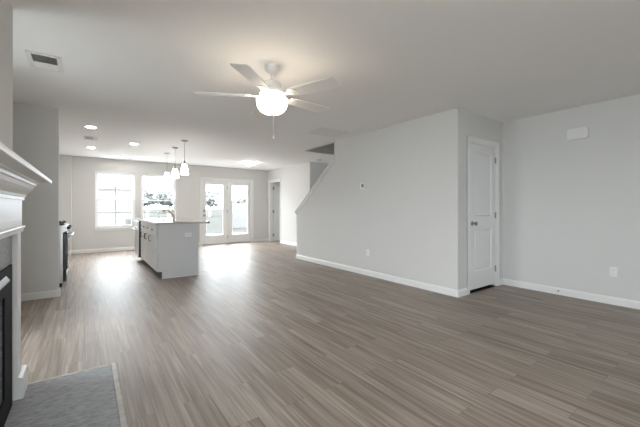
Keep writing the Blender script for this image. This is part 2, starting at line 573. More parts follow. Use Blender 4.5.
window('window_1', *W1, YB + .035, YB + .15, 'farther window to the kitchen side with white grilles', (.83, .96, .70, .84))
window('window_2', *W2, YB + .035, YB + .15, 'window behind the faucet with white grilles', (1.70, 1.84, .98, 1.10))
window('window_added_rear', *RW[0], -2.53, -2.6, 'unseen window added behind the viewer for light')
window('window_added_side_near', *LW2, .52, .6, 'added unseen wide deep set window in the side wall near the viewer', along_y=True)
window('window_added_side', *LW, .52, .6, 'added unseen deep set window in the side wall beside the fireplace', along_y=True)
for nm, w in (('trim_7', W1), ('trim_8', W2)):
    mb = MB().box((w[0] - .02, YB - .03, w[2] - .022), (w[1] + .02, YB + .04, w[2]), .005)
    mb.box((w[0] - .01, YB - .012, w[2] - .075), (w[1] + .01, YB, w[2] - .022), .003)
    struct(nm, mb, TRIM)

# ---------------------------------------------------------------- glazed double door
f = MB()
x0, x1, top = FD[0], FD[1], FD[3]
for a, b, c, d in ((x0, x0 + .03, 0, top), (x1 - .03, x1, 0, top), (x0 + .03, x1 - .03, top - .03, top)):
    f.box((a, YB, c), (b, YB + .15, d))
door1 = struct('door_1', f, TRIM, 'white glazed double door to the back yard')
MB().box((x0 + .03, YB - .015, 0), (x1 - .03, YB + .15, .022), .004).build('threshold', SILL, door1, label='bronze threshold')


def glazed_leaf(a, b, gl0, gl1):
    q = MB(); ya, yb = YB + .02, YB + .064
    z0, z1, g0, g1 = .026, top - .033, .285, 1.882
    for p in ((a, gl0, z0, z1), (gl1, b, z0, z1), (gl0, gl1, z0, g0), (gl0, gl1, g1, z1)):
        q.box((p[0], ya, p[2]), (p[1], yb, p[3]))
    lf = q.build('door_leaf', DOORW, door1)
    t = MB(); w = .022
    for p in ((gl0 - .008, gl0 + w - .008, g0 - .008, g1 + .008), (gl1 - w + .008, gl1 + .008, g0 - .008, g1 + .008), (gl0 + w - .008, gl1 - w + .008, g0 - .008, g0 + w - .008), (gl0 + w - .008, gl1 - w + .008, g1 - w + .008, g1 + .008)):
        t.box((p[0], ya - .010, p[2]), (p[1], ya + .001, p[3]), .004)
    t.build('glazing_bead', DOORW, lf)
    MB().box((gl0, YB + .038, g0), (gl1, YB + .046, g1)).build('glass_pane', GLASS, lf)
    return lf


lfL = glazed_leaf(2.874, 3.640, 2.967, 3.516)
lfR = glazed_leaf(3.668, 4.441, 3.795, 4.347)
MB().box((3.640, YB + .008, .026), (3.668, YB + .07, top - .033), .003).build('center_post', DOORW, door1)
for z in (.22, 1.04, 1.80):
    MB().box((3.648, YB - .004, z - .05), (3.662, YB + .012, z + .05), .003).build('hinge', NICKEL, door1, label='nickel hinge')
k = MB().lathe([(.0, 0), (.029, 0), (.029, .008), (.020, .014), (.012, .03), (.0, .03)], 20, Matrix.Translation((2.918, YB + .02, 1.053)) @ Matrix.Rotation(R(90), 4, 'X'))
k.box((2.914, YB - .028, 1.035), (2.922, YB - .008, 1.07), .003)
k.build('deadbolt', NICKEL, door1, True, label='nickel deadbolt')
k = MB().lathe([(0, 0), (.030, 0), (.030, .008), (.012, .012), (.011, .035), (.026, .045), (.030, .058), (.024, .070), (0, .074)], 24, Matrix.Translation((2.918, YB + .02, .914)) @ Matrix.Rotation(R(90), 4, 'X'))
k.build('door_knob', NICKEL, door1, True, label='nickel knob')


# ---------------------------------------------------------------- panelled doors
def panel_door(w, h, panels, t=.035):
    """slab in local x 0..w, y 0..t (front at y=0), with recessed, raised-field panels on both faces"""
    mb = MB()
    st = min(p[0] for p in panels)
    px0, px1 = panels[0][0], panels[0][1]
    mb.box((0, 0, 0), (px0, t, h)); mb.box((px1, 0, 0), (w, t, h))
    zs = [0] + [z for p in sorted(panels, key=lambda p: p[2]) for z in (p[2], p[3])] + [h]
    for a, b in zip(zs[::2], zs[1::2]):
        mb.box((px0, 0, a), (px1, t, b))
    for a, b, c, d in panels:
        mb.box((a, .014, c), (b, t - .014, d))
        for s0 in (0, 1):
            yo = 0 if s0 == 0 else t
            yi = .014 if s0 == 0 else t - .014
            ym = .004 if s0 == 0 else t - .004
            # raised field with sloped border
            o_ = [(a + .022, c + .022), (b - .022, c + .022), (b - .022, d - .022), (a + .022, d - .022)]
            i_ = [(a + .045, c + .045), (b - .045, c + .045), (b - .045, d - .045), (a + .045, d - .045)]
            v0 = [mb.bm.verts.new((x, yi, z)) for x, z in o_]; v1 = [mb.bm.verts.new((x, ym, z)) for x, z in i_]
            for k in range(4):
                j = (k + 1) % 4
                mb.bm.faces.new((v0[k], v0[j], v1[j], v1[k]))
            mb.bm.faces.new(v1)
            # sticking: sloped edge from face to recess
            e0 = [(a, c), (b, c), (b, d), (a, d)]
            e1 = [(a + .012, c + .012), (b - .012, c + .012), (b - .012, d - .012), (a + .012, d - .012)]
            u0 = [mb.bm.verts.new((x, yo, z)) for x, z in e0]; u1 = [mb.bm.verts.new((x, yi, z)) for x, z in e1]
            for k in range(4):
                j = (k + 1) % 4
                mb.bm.faces.new((u0[k], u0[j], u1[j], u1[k]))
    return mb


KNOBP = [(0, 0), (.032, 0), (.032, .006), (.026, .010), (.011, .013), (.010, .036), (.022, .044), (.0275, .055), (.0265, .064), (.018, .071), (0, .073)]
d2 = bpy.data.objects.new('door_2', None); COL.objects.link(d2); d2.location = (CD[0] + .020, YD + .004, .042)
d2['kind'] = 'structure'; d2['label'] = 'white two panel closet door in the narrow wall beside the partition'; d2['category'] = 'door'
dw = CD[1] - CD[0] - .04
panel_door(dw, 1.978, [(.105, dw - .105, .24, .82), (.105, dw - .105, .99, 1.88)]).build('door_leaf', DOORW, d2)
struct('trim_gap_shade', MB().box((CD[0] + .018, YD + .002, 0), (CD[1] - .018, YD + .5, .006), .002), mat('door_gap_shade', (.015, .014, .013), .8, spec=.1, noise=.1), 'dark strip painting the shade in the gap under the closet door')  # near-black sheet stands for the shade in the gap below the door
kb = MB().lathe(KNOBP, 24, Matrix.Translation((.058, 0, .895)) @ Matrix.Rotation(R(90), 4, 'X'))
kb.build('door_knob', NICKEL, d2, True, label='satin nickel knob')
for z in (.22, 1.0, 1.80):
    hb = MB().tube([(dw + .002, -.006, z - .045), (dw + .002, -.006, z + .045)], .0065)
    hb.box((dw - .02, -.002, z - .043), (dw + .014, .001, z + .043))
    hb.build('hinge', NICKEL, d2, True, label='satin nickel hinge')

d3 = bpy.data.objects.new('door_3', None); COL.objects.link(d3); d3.location = (XR + .135, UD[1] - .060, .02)
d3['kind'] = 'structure'; d3['label'] = 'white door standing open inside the narrow far doorway'; d3['category'] = 'door'
d3.rotation_euler = (0, 0, R(-3))
dw = .67
panel_door(dw, 1.98, [(.10, dw - .10, .24, .82), (.10, dw - .10, .99, 1.88)]).build('door_leaf', DOORW, d3)
for z in (.2, 1.0, 1.8):
    hb = MB().tube([(-.012, -.01, z - .05), (-.012, -.01, z + .05)], .009)
    hb.box((-.055, -.004, z - .05), (-.012, .002, z + .05)); hb.build('hinge', NICKEL, d3, True, label='satin nickel hinge')

# ---------------------------------------------------------------- fireplace
YC = 1.945
def mir(y):
    return 2 * YC - y
mantel = thing('mantelpiece', 'white painted fireplace mantel with crown moulding under its deep shelf and dark slate facing', 'mantel', (-.36, YC, 0))
def mpart(mb, name, m=TRIM, **k):
    o = mb.build(name, m, None, **k); o.parent = mantel; o.matrix_parent_inverse = Matrix.Translation(mantel.location).inverted(); return o
mpart(MB().box((-.391, mir(2.86), 1.312), (-.197, 2.86, 1.336), .007, 2), 'shelf')
mpart(MB().sweep_u([(0, 1.195), (.010, 1.195), (.010, 1.212), (.016, 1.216), (.018, 1.226), (.024, 1.236), (.036, 1.250), (.046, 1.266), (.052, 1.284), (.060, 1.288), (.062, 1.300), (.072, 1.303), (.072, 1.312), (0, 1.312)], -.391, -.33, mir(2.70), 2.70), 'crown_moulding')
mpart(MB().box((-.391, mir(2.70), 1.0), (-.33, 2.70, 1.20), .002), 'frieze')
mpart(MB().sweep_u([(0, 1.004), (.004, 1.004), (.004, 1.012), (.007, 1.014), (.008, 1.022), (.012, 1.026), (.014, 1.032), (.012, 1.038), (0, 1.040)], -.391, -.33, mir(2.70), 2.70), 'frieze_moulding')
for sgn in (1, -1):
    def yy(y):
        return y if sgn > 0 else mir(y)
    mpart(MB().box((-.391, yy(2.595), .14), (-.335, yy(2.70), 1.0), .002), 'pilaster')
    mpart(MB().prism([(-.391, 0.013), (-.311, 0.013), (-.311, .122), (-.316, .134), (-.333, .142), (-.391, .142)], 'y', yy(2.590), yy(2.79)), 'plinth_block')

mpart(MB().panels('x', -.391, -.362, mir(2.594), 2.594, .013, .999, [(mir(2.42), 2.42, .013, .815)]), 'slate_facing', SLATE, label='dark slate facing')

fb = thing('fireplace_insert', 'black metal gas fireplace insert with a pale steel hood bar', 'fireplace', (-.5, YC, .013))
def fpart(mb, name, m, **k):
    o = mb.build(name, m, None, **k); o.parent = fb; o.matrix_parent_inverse = Matrix.Translation(fb.location).inverted(); return o
bx = MB(); y0, y1 = 1.497, 2.393
bx.box((-.92, y0, .014), (-.90, y1, .79)); bx.box((-.90, y0, .014), (-.40, y0 + .02, .79)); bx.box((-.90, y1 - .02, .014), (-.40, y1, .79)); bx.box((-.90, y0 + .02, .77), (-.40, y1 - .02, .79)); bx.box((-.90, y0 + .02, .014), (-.40, y1 - .02, .03))
MATTE = mat('matte_black_metal', (.012, .012, .013), .7, spec=.12, noise=.1)
fpart(bx, 'firebox', MATTE)
fr = MB()
fr.panels('x', -.3615, -.352, mir(2.535), 2.535, .014, .825, [(1.56, 2.33, .14, .68)])
fpart(fr, 'front_frame', MATTE)
fpart(MB().prism([(-.352, .785), (-.337, .762), (-.337, .756), (-.352, .766)], 'y', mir(2.37), 2.37), 'hood_bar', mat('grey_hood_bar', (.30, .30, .31), .5, noise=.05))
fpart(MB().box((-.392, 1.56, .14), (-.388, 2.33, .68)), 'glass_front', MATTE)
lg = MB()
for i, (ya, yb, z, x) in enumerate(((1.65, 2.22, .20, -.62), (1.72, 2.28, .20, -.52), (1.70, 2.10, .27, -.57))):
    lg.tube([(x, ya, z), (x + .02, (ya + yb) / 2, z + .01), (x, yb, z)], [.035, .042, .036], 12)
fpart(lg, 'gas_log', mat('charred_log', (.08, .06, .05), .9, noise=.4))

hearth = thing('hearth', 'flush dark slate hearth with pale wood border on the floor before the mantel', 'hearth', (-.1, YC, 0))
def hpart(mb, name, m):
    o = mb.build(name, m); o.parent = hearth; o.matrix_parent_inverse = Matrix.Translation(hearth.location).inverted(); return o
hx = .139; hy = 2.776
hpart(MB().box((-.391, mir(hy), .0005), (hx, hy, .0125), .002), 'slate_slab', SLATE)
hpart(MB().prism([(hx + .001, .0005), (hx + .034, .0005), (hx + .034, .006), (hx + .026, .014), (hx + .001, .015)], 'y', mir(hy + .018), hy + .018), 'border_trim', WOODT)
for ya, yb in ((hy + .001, hy + .018), (mir(hy + .018), mir(hy + .001))):
    hpart(MB().box((-.31, ya, .0005), (hx, yb, .015), .003), 'border_trim', WOODT)

# ---------------------------------------------------------------- kitchen island
IY0, IY1 = 5.70, 8.26
XF, XKICK, XBK = .914, .973, 1.53
isl = thing('kitchen_island', 'white kitchen island cabinet run with dark pulls below a granite top', 'cabinet', (1.2, 7.0, 0))
def ipart(mb, name, m, par=isl, **k):
    o = mb.build(name, m, None, **k); o.parent = par
    o.matrix_parent_inverse = Matrix.Translation(isl.location).inverted()
    return o
DWY = (7.60, 8.205)
bd = MB()
bd.prism([(XKICK, 0), (XBK, 0), (XBK, .88), (XF, .88), (XF, .115), (XKICK, .115)], 'y', IY0 + .018, 6.36)
bd.prism([(XKICK, 0), (XBK, 0), (XBK, .88), (1.36, .88), (1.36, .70), (.955, .70), (.955, .88), (XF, .88), (XF, .115), (XKICK, .115)], 'y', 6.36, 7.09)
bd.prism([(XKICK, 0), (XBK, 0), (XBK, .88), (XF, .88), (XF, .115), (XKICK, .115)], 'y', 7.09, DWY[0] - .003)
bd.prism([(XKICK, 0), (XBK, 0), (XBK, .88), (XF, .88), (XF, .115), (XKICK, .115)], 'y', DWY[1] + .003, IY1)
bd.box((1.50, DWY[0] - .003, 0), (XBK, DWY[1] + .003, .88))
ipart(bd, 'cabinet_body', CABW)
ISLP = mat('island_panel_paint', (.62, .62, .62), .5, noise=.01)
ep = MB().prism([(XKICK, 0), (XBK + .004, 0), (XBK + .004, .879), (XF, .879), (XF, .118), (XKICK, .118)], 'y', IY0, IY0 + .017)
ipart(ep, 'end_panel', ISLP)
ipart(MB().box((XKICK - .009, IY0 + .001, .001), (XKICK - .001, DWY[0] - .004, .112)), 'toe_kick', mat('shaded_toe_kick', (.10, .10, .10), .6, noise=.1))  # board coloured dark to stand for the shade in the toe recess
ipart(MB().box((XKICK - .004, IY0 - .008, 0), (XBK + .010, IY0 - .0005, .018), .003), 'shoe_moulding', CABW)
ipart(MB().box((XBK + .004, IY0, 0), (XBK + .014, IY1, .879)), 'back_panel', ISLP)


def shaker(y0, y1, z0, z1, name, pull=None):
    """door or drawer front facing -x"""
    mb = MB(); r = .055 if z1 - z0 > .25 else .036
    xo, xi = XF - .021, XF - .001
    for a, b, c, d in ((y0, y0 + r, z0, z1), (y1 - r, y1, z0, z1), (y0 + r, y1 - r, z0, z0 + r), (y0 + r, y1 - r, z1 - r, z1)):
        mb.box((xo, a, c), (xi, b, d), .0015)
    mb.box((xo + .009, y0 + r, z0 + r), (xi, y1 - r, z1 - r))
    o = ipart(mb, name, CABW)
    if pull:
        kind, py, pz = pull
        if kind == 'bar':
            h = MB().tube([(xo, py, pz - .048), (xo - .028, py, pz - .046), (xo - .031, py, pz - .03), (xo - .031, py, pz + .03), (xo - .028, py, pz + .046), (xo, py, pz + .048)], .006, 8)
        else:
            h = MB().lathe([(0, 0), (.008, 0), (.006, .012), (.014, .020), (.015, .027), (0, .031)], 16, Matrix.Translation((xo, py, pz)) @ Matrix.Rotation(R(-90), 4, 'Y'))
        hh = h.build('pull' if kind == 'bar' else 'knob', DARKM, None, True); hh.parent = o
        hh.matrix_parent_inverse = Matrix.Translation(isl.location).inverted()
        hh['label'] = 'dark metal pull'
        hh.matrix_parent_inverse = (Matrix.Translation(isl.location)).inverted() @ Matrix.Identity(4)
        hh.matrix_parent_inverse = Matrix.Identity(4)
    return o


shaker(5.74, 6.325, .125, .69, 'cabinet_door', ('bar', 6.285, .62))
shaker(5.74, 6.325, .705, .865, 'drawer_front', ('knob', 6.03, .785))
shaker(6.345, 6.785, .125, .69, 'cabinet_door', ('bar', 6.75, .62))
shaker(6.795, 7.235, .125, .69, 'cabinet_door', ('bar', 6.83, .62))
shaker(6.345, 6.785, .705, .865, 'drawer_front', ('knob', 6.565, .785))
shaker(6.795, 7.235, .705, .865, 'drawer_front', ('knob', 7.015, .785))
shaker(7.255, 7.585, .125, .69, 'cabinet_door', ('bar', 7.295, .62))
shaker(7.255, 7.585, .705, .865, 'drawer_front', ('knob', 7.42, .785))

# countertop with a sink cut-out
SX0, SX1, SY0, SY1 = .99, 1.30, 6.40, 7.05
ct = MB().panels('z', .8805, .915, .885, 1.725, IY0 - .035, IY1 + .04, [(SX0, SX1, SY0, SY1)])
o = ct.build('countertop', GRAN, origin=(1.3, 7.0, .8805))
o['label'] = 'pale speckled granite countertop lying on the white kitchen island'; o['category'] = 'countertop'

sink = thing('sink', 'stainless undermount sink sunk in the island countertop', 'sink', (1.145, 6.725, .74))
sk = MB()
a, b, c, d = SX0 - .002, SX1 + .002, SY0 - .002, SY1 + .002
# basin walls, thin steel, open at the top
for p, q in (((a, c, .73), (b, d, .735)), ((a, c, .735), (a + .004, d, .880)), ((b - .004, c, .735), (b, d, .880)), ((a + .004, c, .735), (b - .004, c + .004, .880)), ((a + .004, d - .004, .735), (b - .004, d, .880))):
    sk.box(p, q)
o = sk.build('basin', STEEL); o.parent = sink; o.matrix_parent_inverse = Matrix.Translation(sink.location).inverted()
o = MB().lathe([(0, 0), (.045, 0), (.045, .003), (.03, .004), (0, .001)], 20, Matrix.Translation((1.145, 6.725, .7352))).build('drain', NICKEL, None, True); o.parent = sink; o.matrix_parent_inverse = Matrix.Translation(sink.location).inverted()

fx, fy = 1.352, 6.70
fau = thing('faucet', 'warm metal pull-down faucet standing beside the island sink', 'faucet', (fx, fy, .915))
MB().lathe([(0, 0), (.029, 0), (.029, .006), (.022, .012), (.020, .03), (.019, .075), (.021, .085), (.019, .10), (.012, .112), (0, .114)], 20).build('base_body', BRONZE, fau, True)
MB().tube([(0, 0, .07), (-.02, 0, .105), (-.06, 0, .150), (-.11, 0, .190), (-.135, 0, .205), (-.150, 0, .205)], [.016, .016, .015, .015, .016, .016], 12).build('spout', BRONZE, fau, True)
MB().tube([(-.142, 0, .205), (-.160, 0, .197), (-.176, 0, .172), (-.182, 0, .15)], [.016, .018, .020, .020], 12).build('spray_head', BRONZE, fau, True)
MB().tube([(0, 0, .10), (.004, 0, .135), (-.012, 0, .175), (-.05, 0, .215)], [.010, .009, .008, .007], 10).build('lever_handle', BRONZE, fau, True)

dwr = thing('dishwasher', 'white dishwasher with dark sides at the window end of the island', 'dishwasher', (1.15, 7.9, 0))
def dpart(mb, name, m, **k):
    o = mb.build(name, m, None, **k); o.parent = dwr; o.matrix_parent_inverse = Matrix.Translation(dwr.location).inverted(); return o
dpart(MB().box((.90, DWY[0], .10), (1.49, DWY[1], .872)), 'tub', BLACK)
dpart(MB().box((.865, DWY[0], .115), (.898, DWY[1], .868), .002), 'door_shell', BLACK)
dpart(MB().box((.846, DWY[0] + .006, .115), (.864, DWY[1] - .006, .74), .003), 'door_panel', STEEL)
dpart(MB().box((.842, DWY[0] + .006, .75), (.864, DWY[1] - .006, .866), .004), 'control_panel', STEEL)
dpart(MB().tube([(.846, 7.66, .70), (.812, 7.66, .70), (.806, 7.68, .70), (.806, 8.12, .70), (.812, 8.14, .70), (.846, 8.14, .70)], .009, 10), 'handle', STEEL)
dpart(MB().box((.97, DWY[0], .0), (1.0, DWY[1], .10)), 'kick_plate', BLACK)


def outlet(loc, rot, label, name='wall_outlet', horizontal=False):
    """local: plate in xz, front towards -y"""
    t = thing(name, label, 'outlet', loc, rot, 'wall outlets')
    mb = MB().box((-.036, -.006, -.058), (.036, 0, .058), .003)
    if horizontal:
        mb.bm.free(); mb = MB().box((-.058, -.006, -.036), (.058, 0, .036), .003)
    mb.build('cover_plate', PLASTIC, t)
    for s in (1, -1):
        q = MB()
        if horizontal:
            q.box((s * .022 - .016, -.0085, -.014), (s * .022 + .016, -.006, .014), .002)
            k = [(s * .022 - .006, 0), (s * .022 + .006, 0)]
        else:
            q.box((-.017, -.0085, s * .022 - .015), (.017, -.006, s * .022 + .015), .003)
            k = [(-.006, s * .022), (.006, s * .022)]
        f = q.build('socket_face', PLASTIC, t)
        sl = MB()
        for a_, b_ in k:
            sl.box((a_ - .0012, -.0092, b_ - .005), (a_ + .0012, -.0085, b_ + .005))
        sl.build('slot', LCD, f)
    return t


outlet((1.38, IY0, .70), 0, 'white outlet on the end panel of the kitchen island', horizontal=True)
outlet((XP0, 3.952, .385), R(-90), 'white wall outlet low on the stair partition below the thermostat')
outlet((XR, 1.056, .387), R(-90), 'white wall outlet low on the plain wall below the door chime box')

# ---------------------------------------------------------------- range
rg = thing('kitchen_range', 'black and steel kitchen range behind the short wall stub', 'range', (-.65, 6.33, 0))
def rpart(mb, name, m, **k):
    o = mb.build(name, m, None, **k); o.parent = rg; rg.location.x = -.605; o.matrix_parent_inverse = Matrix.Translation((-.65, 6.33, 0)).inverted(); return o
ry0, ry1 = 5.95, 6.71
rpart(MB().box((-.985, ry0, .06), (-.335, ry1, .895), .004), 'oven_body', STEEL)
rpart(MB().box((-.985, ry0, .896), (-.315, ry1, .916), .006), 'cooktop', BLACK)
rpart(MB().box((-.985, ry0, .917), (-.92, ry1, 1.05), .01), 'back_guard', STEEL)
rpart(MB().prism([(-.334, .80), (-.290, .81), (-.300, .888), (-.334, .893)], 'y', ry0 + .005, ry1 - .005), 'control_panel', STEEL)
for y in (6.03, 6.15, 6.33, 6.51, 6.63):
    rpart(MB().lathe([(0, 0), (.024, 0), (.024, .006), (.019, .010), (.017, .036), (0, .038)], 16, Matrix.Translation((-.293, y, .85)) @ Matrix.Rotation(R(84), 4, 'Y')), 'control_knob', BLACK, smooth=True)
od = rpart(MB().box((-.334, ry0 + .008, .25), (-.285, ry1 - .008, .79), .004), 'oven_door', BLACK)
q = MB().box((-.2848, ry0 + .06, .32), (-.2815, ry1 - .06, .68)).build('oven_window', BLACKG); q.parent = od; q.matrix_parent_inverse = Matrix.Identity(4)
rpart(MB().tube([(-.285, 6.02, .745), (-.240, 6.02, .748), (-.232, 6.05, .748), (-.232, 6.61, .748), (-.240, 6.64, .748), (-.285, 6.64, .745)], .011, 10), 'oven_handle', STEEL, smooth=True)
rpart(MB().box((-.334, ry0 + .008, .075), (-.295, ry1 - .008, .24), .004), 'storage_drawer', BLACK)
for gy in (6.14, 6.52):
    g = MB()
    for x in (-.82, -.66, -.50, -.36):
        g.box((x - .006, gy - .17, .935), (x + .006, gy + .17, .947))
    for y in (gy - .165, gy, gy + .165):
        g.box((-.86, y - .006, .923), (-.33, y + .006, .936))
    for x in (-.85, -.34):
        for y in (gy - .165, gy + .165):
            g.box((x - .007, y - .007, .916), (x + .007, y + .007, .924))
    rpart(g, 'burner_grate', BLACK)
rpart(MB().box((-.95, ry0 + .02, 0), (-.345, ry1 - .02, .06)), 'toe_kick', BLACK)

# ---------------------------------------------------------------- ceiling fan
FX, FY = 1.361, 2.63
fan = thing('ceiling_fan', 'white five blade ceiling fan with a lit frosted glass bowl', 'ceiling fan', (FX, FY, 0))
MB().lathe([(0, 2.44), (.066, 2.44), (.066, 2.425), (.062, 2.405), (.050, 2.385), (.030, 2.372), (.018, 2.366), (0, 2.366)], 32).build('canopy', FANW, fan, True)
MB().lathe([(0, 2.37), (.012, 2.37), (.012, 2.285), (0, 2.285)], 16).build('downrod', FANW, fan, True)
MB().lathe([(0, 2.300), (.022, 2.300), (.030, 2.290), (.070, 2.282), (.082, 2.268), (.084, 2.235), (.096, 2.225), (.112, 2.212), (.114, 2.182), (.100, 2.168), (.060, 2.164), (0, 2.164)], 40).build('motor_housing', FANW, fan, True)
MB().lathe([(0, 2.165), (.045, 2.165), (.046, 2.150), (.030, 2.140), (0, 2.140)], 32).build('light_fitter', BRONZE, fan, True)
MB().lathe([(.128, 2.143), (.139, 2.138), (.141, 2.118), (.138, 2.090), (.129, 2.058), (.108, 2.030), (.074, 2.010), (.030, 2.001), (0, 2.0)], 40, caps=False).build('glass_bowl', BOWL, fan, True, label='lit frosted glass bowl')
pl = bpy.data.lights.new('fan_bulb', 'POINT'); pl.energy = FAN_W; pl.color = WARM; pl.shadow_soft_size = .035
po = bpy.data.objects.new('fan_bulb', pl); po.location = (0, 0, 2.108); po.parent = fan; COL.objects.link(po)
MB().lathe([(0, 2.004), (.020, 2.003), (.020, 1.997), (.010, 1.992), (.009, 1.984), (0, 1.980)], 20).build('finial', BRONZE, fan, True)
ch = MB().tube([(.002, -.024, 2.0), (.002, -.026, 1.9), (.002, -.026, 1.80)], .0013, 6)
ch.lathe([(0, 0), (.005, .002), (.007, .02), (.004, .034), (0, .036)], 12, Matrix.Translation((.002, -.026, 1.766)))
ch.build('pull_chain', mat('pale_chain', (.72, .68, .63), .5, 0, noise=.05), fan, True)
# blade outline: root narrow, wider rounded tip
def blade_bm():
    mb = MB()
    top, bot = [], []
    outline = [(.19, -.044), (.22, -.054), (.30, -.062), (.45, -.068), (.60, -.073), (.645, -.073), (.660, -.069), (.667, -.058), (.670, 0), (.667, .058), (.660, .069), (.645, .073), (.60, .073), (.45, .068), (.30, .062), (.22, .054), (.19, .044)]
    mb.prism(outline, 'z', -.003, .003)
    return mb
def iron_bm():
    mb = MB()
    mb.prism([(.085, -.018), (.13, -.012), (.17, -.014), (.20, -.034), (.235, -.040), (.262, -.026), (.270, 0), (.262, .026), (.235, .040), (.20, .034), (.17, .014), (.13, .012), (.085, .018)], 'z', -.010, -.0032)
    for x, y in ((.215, -.022), (.215, .022), (.25, 0)):
        mb.lathe([(0, -.0125), (.005, -.0122), (.006, -.010), (0, -.010)], 10, Matrix.Translation((x, y, 0)))
    return mb
b0 = blade_bm().build('blade', BLADE, fan); i0 = iron_bm().build('blade_iron', FANW, b0)
for k in range(5):
    if k == 0:
        b = b0
    else:
        b = b0.copy(); COL.objects.link(b); b.parent = fan
        ii = i0.copy(); COL.objects.link(ii); ii.parent = b
    b.location = (0, 0, 2.166)
    az = R(6 + 72 * k)
    b.rotation_euler = (Matrix.Rotation(az, 3, 'Z') @ Matrix.Rotation(R(-9.5), 3, 'X')).to_euler()

# ---------------------------------------------------------------- ceiling lights
def can(loc, label, first=[None]):
    if first[0] is None:
        t = thing('recessed_light', label, 'recessed light', loc, 0, 'recessed kitchen ceiling lights')
        MB().lathe([(.066, -.004), (.070, -.010), (.092, -.007), (.096, 0), (.066, 0)], 32, caps=False).build('trim_ring', FANW, t, True)
        MB().lathe([(0, -.004), (.066, -.004), (.066, -.001), (0, -.001)], 32).build('lens', CANM, t, True)
        first[0] = t
        return t
    return dup(first[0], loc, label)


can((.043, 6.291, H), 'lit recessed ceiling light nearest the range and the short wall stub')
can((.058, 8.419, H), 'lit recessed ceiling light just beyond the small kitchen ceiling register')
can((.756, 7.44, H), 'lit recessed ceiling light nearest the island pendants')
can((.779, 9.51, H), 'lit recessed ceiling light closest to the kitchen windows')


def pendant(loc, label, first=[None]):
    if first[0] is None:
        t = thing('pendant_light', label, 'pendant light', loc, 0, 'pendants over the island')
        MB().lathe([(0, 0), (.062, 0), (.062, -.008), (.050, -.022), (.012, -.028), (0, -.028)], 28).build('canopy', NICKEL, t, True)
        MB().tube([(0, 0, -.026), (0, 0, -.33), (0, 0, -.40)], .004, 8).build('stem', NICKEL, t, True)
        MB().lathe([(0, -.385), (.008, -.385), (.014, -.40), (.016, -.452), (.040, -.462), (0, -.466)], 20).build('socket_cap', NICKEL, t, True)
        MB().lathe([(.034, -.456), (.046, -.470), (.058, -.53), (.070, -.60), (.077, -.652), (.073, -.652), (.066, -.60), (.054, -.53), (.042, -.474), (.030, -.460)], 32, caps=False).build('glass_shade', PENDM, t, True, label='lit white frosted glass shade')
        first[0] = t
        return t
    return dup(first[0], loc, label)


pendant((1.505, 6.52, H), 'nearest of three white glass pendants above the island countertop')
pendant((1.515, 7.388, H), 'middle of three white glass pendants above the island countertop')
pendant((1.519, 8.276, H), 'farthest of three white glass pendants above the island countertop')

fl = thing('flush_ceiling_light', 'round lit flush ceiling light before the glazed double door', 'ceiling light', (3.74, 8.53, H))
MB().lathe([(0, 0), (.150, 0), (.158, -.012), (.150, -.024), (0, -.024)], 40).build('base_ring', NICKEL, fl, True)
MB().lathe([(.148, -.023), (.142, -.045), (.118, -.068), (.075, -.082), (.03, -.087), (0, -.088)], 40, caps=False).build('glass_dome', FLUSHM, fl, True, label='lit opal glass dome')

sd = thing('smoke_detector', 'round white smoke detector on the ceiling beyond the stair opening', 'smoke detector', (4.997, 6.94, H))
MB().lathe([(0, 0), (.068, 0), (.068, -.012), (.060, -.030), (.045, -.036), (0, -.038)], 28).build('housing', PLASTIC, sd, True)
MB().lathe([(.056, -.0325), (.059, -.031), (.052, -.036), (.050, -.036)], 28, caps=False).build('vent_slot', LCD, sd, True)


# ---------------------------------------------------------------- ceiling registers
def register(name, label, loc, wx, wy, slats, axis, tilt, b=.028):
    """flat frame against the ceiling, louvres running along x (axis y) or y"""
    t = thing(name, label, 'air vent', loc, 0)
    f = MB()
    for p in ((-wx / 2, -wx / 2 + b, -wy / 2, wy / 2), (wx / 2 - b, wx / 2, -wy / 2, wy / 2), (-wx / 2 + b, wx / 2 - b, -wy / 2, -wy / 2 + b), (-wx / 2 + b, wx / 2 - b, wy / 2 - b, wy / 2)):
        f.box((p[0], p[2], -.009), (p[1], p[3], -.0005), .003)
    f.build('frame', FANW, t)
    MB().box((-wx / 2 + b, -wy / 2 + b, -.0015), (wx / 2 - b, wy / 2 - b, -.0005)).build('duct_opening', VENTD, t)
    s = MB()
    n = slats
    for i in range(n):
        L_ = wy if axis == 'y' else wx
        p = (L_ - 2 * b) / n
        c = -L_ / 2 + b + (i + .5) * p
        tl = tilt(i, n) if callable(tilt) else tilt
        w = p * .5 * abs(tl[0])
        za, zb = (-.0092, -.0022) if tl[1] > 0 else (-.0022, -.0092)
        q = [(c - w, za), (c + w, zb), (c + w, zb + .0009), (c - w, za + .0009)]
        if axis == 'y':
            s.prism(q, 'x', -wx / 2 + b, wx / 2 - b)
        else:
            s.prism(q, 'y', -wy / 2 + b, wy / 2 - b)
    s.build('louvres', FANW, t)
    return t


two_way = lambda i, n: (.62, 1) if i < n * .52 else (1.25, -1)
register('ceiling_register', 'white ceiling register with open louvres near the fireplace wall', (-.302, 3.73, H), .235, .38, 18, 'y', two_way, .034)
register('ceiling_register', 'small ceiling register between two recessed lights in the kitchen', (.05, 7.30, H), .24, .36, 14, 'x', lambda i, n: (.55, 1) if i < n * .7 else (1.25, -1), .03)
register('return_grille', 'large flat white return air grille in the ceiling beside the partition', (3.35, 4.38, H), .62, .46, 22, 'y', (1.3, -1), .03)

# ---------------------------------------------------------------- things on the walls
th = thing('thermostat', 'white square thermostat with grey display on the stair partition', 'thermostat', (XP0, 4.062, 1.526), R(-90))
MB().box((-.062, -.024, -.058), (.062, 0, .058), .008, 2).build('housing', PLASTIC, th, True)
MB().box((-.026, -.0255, -.022), (.026, -.024, .034), .001).build('display', LCD, th)

